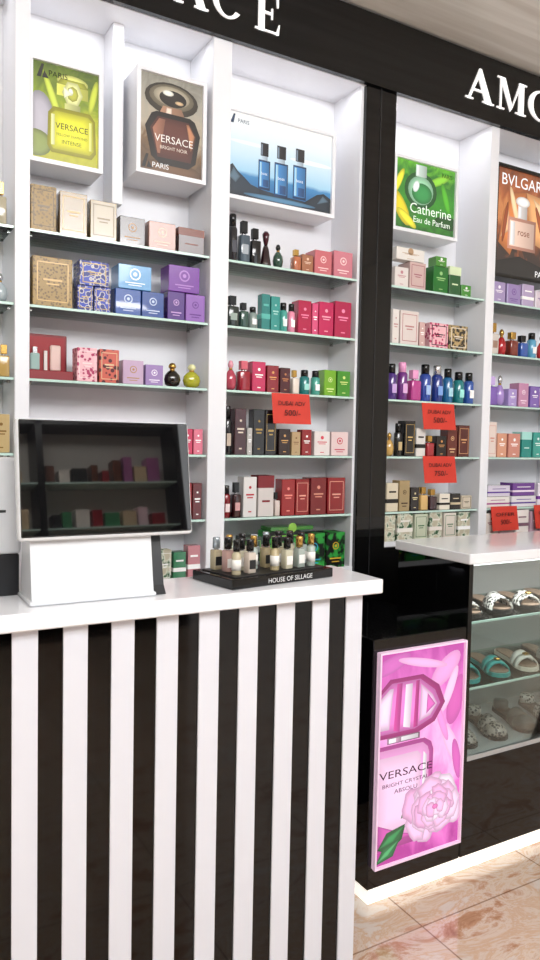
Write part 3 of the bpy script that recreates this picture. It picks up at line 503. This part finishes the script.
def sandal(x,y,z,rot,sole,strap,kind=0,name='sandal',sc=1.12):
    b=B(name); b.M=Matrix.Translation((x,y,z+0.0008))@Matrix.Rotation(rot,4,'Z')@Matrix.Scale(sc,4)
    L=0.125
    prof=[(-1,0.0),(-.97,.018),(-.85,.030),(-.5,.031),(-.1,.028),(.3,.036),(.6,.043),(.85,.036),(.97,.018),(1,0)]
    pts=[(w,-t*L) for t,w in prof]+[(-w*0.92,-t*L) for t,w in reversed(prof[1:-1])]
    b.slab(pts,0,0.014,sole); b.slab([(p[0]*.9,p[1]*.95) for p in pts],0.014,0.018,mat('#8c7462',0.6) if kind!=2 else mat('#5a4c42',.6))
    def band(y0,y1,w,h,m):
        n=10; vs=[];fs=[]
        for i in range(n+1):
            a=math.pi*i/n
            for yy,k in ((y0,1),(y1,0.86)): vs.append((w*math.cos(a),yy,0.010+h*k*math.sin(a)))
        for i in range(n+1):
            a=math.pi*i/n
            for yy,k in ((y0,1),(y1,0.86)): vs.append(((w-.004)*math.cos(a),yy,0.008+(h*k-.003)*math.sin(a)))
        o=2*(n+1)
        for i in range(n):
            fs+= [(2*i,2*i+1,2*i+3,2*i+2),(o+2*i,o+2*i+2,o+2*i+3,o+2*i+1),(2*i,2*i+2,o+2*i+2,o+2*i),(2*i+1,o+2*i+1,o+2*i+3,2*i+3)]
        b.raw(vs,fs,m,True)
    if kind==0: band(-0.03,-0.10,0.041,0.050,strap)
    elif kind==1:
        band(-0.035,-0.058,0.040,0.045,strap); band(-0.066,-0.092,0.042,0.040,strap); b.lathe([(0.012,0),(0.012,0.004),(0.005,0.006)],0,-0.075,0.05,GOLD,12)
    else:
        band(-0.02,-0.07,0.038,0.050,strap)
        b.lathe([(0.040,0),(0.040,0.012),(0.034,0.026),(0.018,0.038),(0.003,0.043)],0,-0.078,0.010,strap,16,1,1.05)
        b.lathe([(0.028,0),(0.028,0.03),(0.026,0.034)],0,0.092,0.010,strap,14)
    b.make()
BW=pat('#101014','#d8d4ce',75,0.42,'v'); GREYP=pat('#3a3638','#a8a29a',85,0.42,'v'); TEAL=mat('#2c9c98',0.4); CREAM=mat('#d8cebe',0.5); DK=mat('#141112',0.5); BRN=mat('#6a4228',0.5)
shoes=[(0.884,[(BW,1,DK),(BW,0,DK),(BW,1,DK),(BRN,1,DK),(GREYP,0,DK),(BW,0,DK),(BW,1,DK),(GREYP,0,CREAM)]),
 (0.648,[(TEAL,0,TEAL),(TEAL,1,TEAL),(mat('#d8d4cc',.4),1,CREAM),(BW,0,DK),(BRN,1,CREAM),(TEAL,0,CREAM),(CREAM,1,DK),(BW,0,DK)]),
 (0.41,[(GREYP,2,DK),(GREYP,2,DK),(mat('#5c5a56',.4),2,DK),(BW,2,DK),(GREYP,2,DK),(BW,2,DK),(GREYP,2,DK),(GREYP,2,DK)])]
for z,lst in shoes:
    for i,(st,k,so) in enumerate(lst):
        sandal(1.985+i*0.155,2.01,z,-0.35,so,st,k,'sandal' if k<2 else 'flat_shoe',1.08)

# ------------------------------------------------------------------ striped counter
cnt=empty('striped_service_counter')
CT=1.12; CY=1.62
STW=mat('#dfe1ea',0.12,name='stripe_white')
b=B('counter_body'); b.box(-1.0,1.262,CY+0.035,1.86,0.0,CT-0.04,mat('#060505',0.05,name='counter_black',spec=0.4)); b.make(cnt)
b=B('white_stripes')
k=-12
while True:
    xs=0.3136+0.1114*k
    if xs>1.22: break
    if xs>-1.0: b.box(xs,xs+0.0557,CY+0.029,CY+0.035,0.0,CT-0.04,STW,bev=0.001)
    k+=1
for k in range(2): b.box(1.262,1.268,CY+0.06+0.1114*k,CY+0.1157+0.1114*k,0,CT-0.04,STW)
b.make(cnt)
b=B('counter_top'); b.box(-1.05,1.310,CY,1.875,CT-0.04,CT,WHITEG,bev=0.003); b.make(cnt)

# ------------------------------------------------------------------ POS terminal
pos=empty('point_of_sale_terminal')
PW=mat('#dfe2e6',0.22)
b=B('stand')
def sidepoly(b,pts,x0,x1,m):
    n=len(pts); vs=[(x0,p[0],p[1]) for p in pts]+[(x1,p[0],p[1]) for p in pts]
    fs=[tuple(range(n-1,-1,-1)),tuple(range(n,2*n))]+[(i,(i+1)%n,n+(i+1)%n,n+i) for i in range(n)]
    b.raw(vs,fs,m)
z0=CT+0.0006
sidepoly(b,[(1.678,z0),(1.80,z0),(1.80,z0+.03),(1.775,z0+.20),(1.76,z0+.24),(1.735,z0+.24),(1.705,z0+.15),(1.682,z0+.02)],0.362,0.650,PW)
sidepoly(b,[(1.684,z0),(1.80,z0),(1.80,z0+.028),(1.773,z0+.20),(1.76,z0+.22),(1.73,z0+.14),(1.70,z0+.02)],0.650,0.684,mat('#2a2b2e',0.3))
b.box(0.356,0.655,1.672,1.81,z0,z0+0.010,PW,bev=0.004,seg=2)
b.make(pos)
b=B('touch_screen')
b.M=Matrix.Translation((0.543,1.71,1.403))@Matrix.Rotation(math.radians(-8),4,'X')
b.box(-0.209,0.209,-0.010,0.024,-0.139,0.139,PW,bev=0.008,seg=3)
b.box(-0.204,0.204,-0.0125,-0.0095,-0.131,0.135,mat('#0a0a0c',0.02,coat=1.0,spec=1.0),bev=0.002)
b.box(-0.12,0.12,0.024,0.036,-0.09,0.09,mat('#2a2b2e',0.4),bev=0.003)
b.make(pos)
b=B('receipt_printer')
b.box(0.10,0.362,1.815,1.87,CT+.0006,CT+.10,mat('#232427',0.35),bev=0.004,seg=2); b.box(0.095,0.366,1.812,1.872,CT+.10,CT+.33,PW,bev=0.010,seg=3); b.box(0.13,0.33,1.810,1.813,CT+.20,CT+.206,mat('#303234',0.4)); b.box(0.30,0.315,1.810,1.813,CT+.28,CT+.295,mat('#6abf70',0.3))
b.make()

# ------------------------------------------------------------------ tester tray
b=B('perfume_tester_tray')
MT=Matrix.Translation((0.850,1.652,CT+0.0006))@Matrix.Rotation(math.radians(9.0),4,'Z'); b.M=MT
b.box(0,0.352,0,0.185,0,0.026,mat('#0a0a0b',0.12),bev=0.002)
b.box(0.02,0.332,0.018,0.167,0.026,0.029,mat('#1a1a1c',0.4))
b.text('HOUSE OF SILLAGE',0.195,0.0125,-0.0008,0.155,mat('#d8d8d8',0.4))
b.make()
b=B('perfume_tester_bottles'); b.M=MT
liq=['#cfc3a4','#e0d2c4','#c4d0d0','#cfa8a0','#dcd6bc','#b4c0b8','#c4b48c']
for r_ in range(3):
    for c_ in range(7):
        if r_==0 and c_ in (2,): continue
        cx=0.045+c_*0.0435+(0.006 if r_%2 else 0)+0.003*(rnd()-.5); cy=0.045+r_*0.047; z=0.0298; w=0.0125
        cap=[CAPB,CAPB,CAPB,mat('#b8c4cc',.15,.6),GOLD][int(rnd()*5)]
        if (c_+r_)%3==0:
            hb=0.058; b.lathe([(w*.95,0),(w,.002),(w,hb-.004),(w*.6,hb),(w*.5,hb+.004)],cx,cy,z,mat(liq[(c_*2+r_)%7],0.05,alpha=0.7),14); b.lathe([(w*.75,0),(w*.75,.028),(w*.65,.030)],cx,cy,z+hb+.003,cap,12)
            b.lathe([(w+.0004,.0),(w+.0004,.028)],cx,cy,z+.012,mat('#e8e6e0',0.5),14)
        else:
            hb=0.052+0.006*rnd(); b.box(cx-w,cx+w,cy-w,cy+w,z,z+hb,mat(liq[(c_+r_*3)%7],0.05,alpha=0.7),bev=0.003,seg=2); b.lathe([(w*.5,0),(w*.5,.005)],cx,cy,z+hb-.001,SILV,10)
            b.lathe([(w*.82,0),(w*.82,.028),(w*.7,.030)],cx,cy,z+hb+.004,cap,12)
            b.box(cx-w*.8,cx+w*.8,cy-w-.0006,cy-w+.001,z+.012,z+.036,mat(['#e8e6e2','#1a1a1c','#d8d0c0'][int(rnd()*3)],0.5))
b.make()

# ------------------------------------------------------------------ opposite side of the shop (seen in reflections)
b=B('opposite_display_shelving')
b.box(-1.9,2.4,-2.45,-2.40,0,2.75,mat('#d8d4cc',0.5)); 
for x in (-1.9,-0.85,0.2,1.25,2.36): b.box(x,x+0.05,-2.40,-2.12,0,2.75,BLACKM)
b.box(-1.9,2.41,-2.40,-2.12,2.70,2.75,BLACKM); b.box(-1.85,2.36,-2.40,-2.10,0,0.85,BLACKM)
cols=['#8c2028','#2c4c8c','#c8b090','#1c1c1c','#d8d0c8','#3c7c54','#9c5c8c','#b88040','#5c3424','#e0c0c8']
for k,z in enumerate((0.85,1.2,1.55,1.9,2.25)):
    if k: b.box(-1.85,2.36,-2.40,-2.14,z-0.012,z,mat('#b4ccc4',0.2))
    x=-1.80
    while x<2.25:
        w=0.05+0.07*rnd(); h=0.10+0.12*rnd()
        if not any(abs(x+w/2-(q+0.025))<w/2+0.03 for q in (-0.85,0.2,1.25)): b.box(x,x+w,-2.32,-2.20,z+.001,z+h,mat(cols[int(rnd()*10)],0.35))
        x+=w+0.01+0.03*rnd()
b.make()

# ------------------------------------------------------------------ lights
def area(name,loc,rot,sx,sy,e,col=(1,1,1)):
    l=bpy.data.lights.new(name,'AREA'); l.shape='RECTANGLE'; l.size=sx; l.size_y=sy; l.energy=e; l.color=col
    o=bpy.data.objects.new(name,l); C.collection.objects.link(o); o.location=loc; o.rotation_euler=rot; return o
area('opposite_shelf_fill',(0.9,-0.3,3.15),(math.radians(35),0,0),3.2,0.8,85,(0.98,0.99,1.0))
area('opposite_shelf_fill',(0.6,-1.3,3.15),(math.radians(40),0,0),3.2,0.8,85,(0.98,0.99,1.0))
area('opposite_shelf_fill',(0.3,-1.0,3.14),(math.radians(-40),0,0),3.2,0.4,55,(1,0.99,0.97))  # added fill aimed at the opposite shelving, brightens its reflection in the screen
area('ceiling_fill',(0.8,-2.2,2.80),(math.radians(155),0,0),3.6,0.2,80,(1,0.98,0.95))  # unseen upward fill, added to brighten the ceiling; no actual cove fitting
for i,(x0,x1) in enumerate(BAYS):
    area('bay_led_light',((x0+x1)/2,YF+0.05,FB-0.01),(0,0,0),x1-x0-0.06,0.05,0.5)
area('showcase_light',(2.5,1.90,1.07),(0,0,0),1.3,0.06,5)
w=bpy.data.worlds.new('world'); C.scene.world=w; w.use_nodes=True
bg=w.node_tree.nodes['Background']; bg.inputs[0].default_value=(0.96,0.98,1.0,1); bg.inputs[1].default_value=1.3
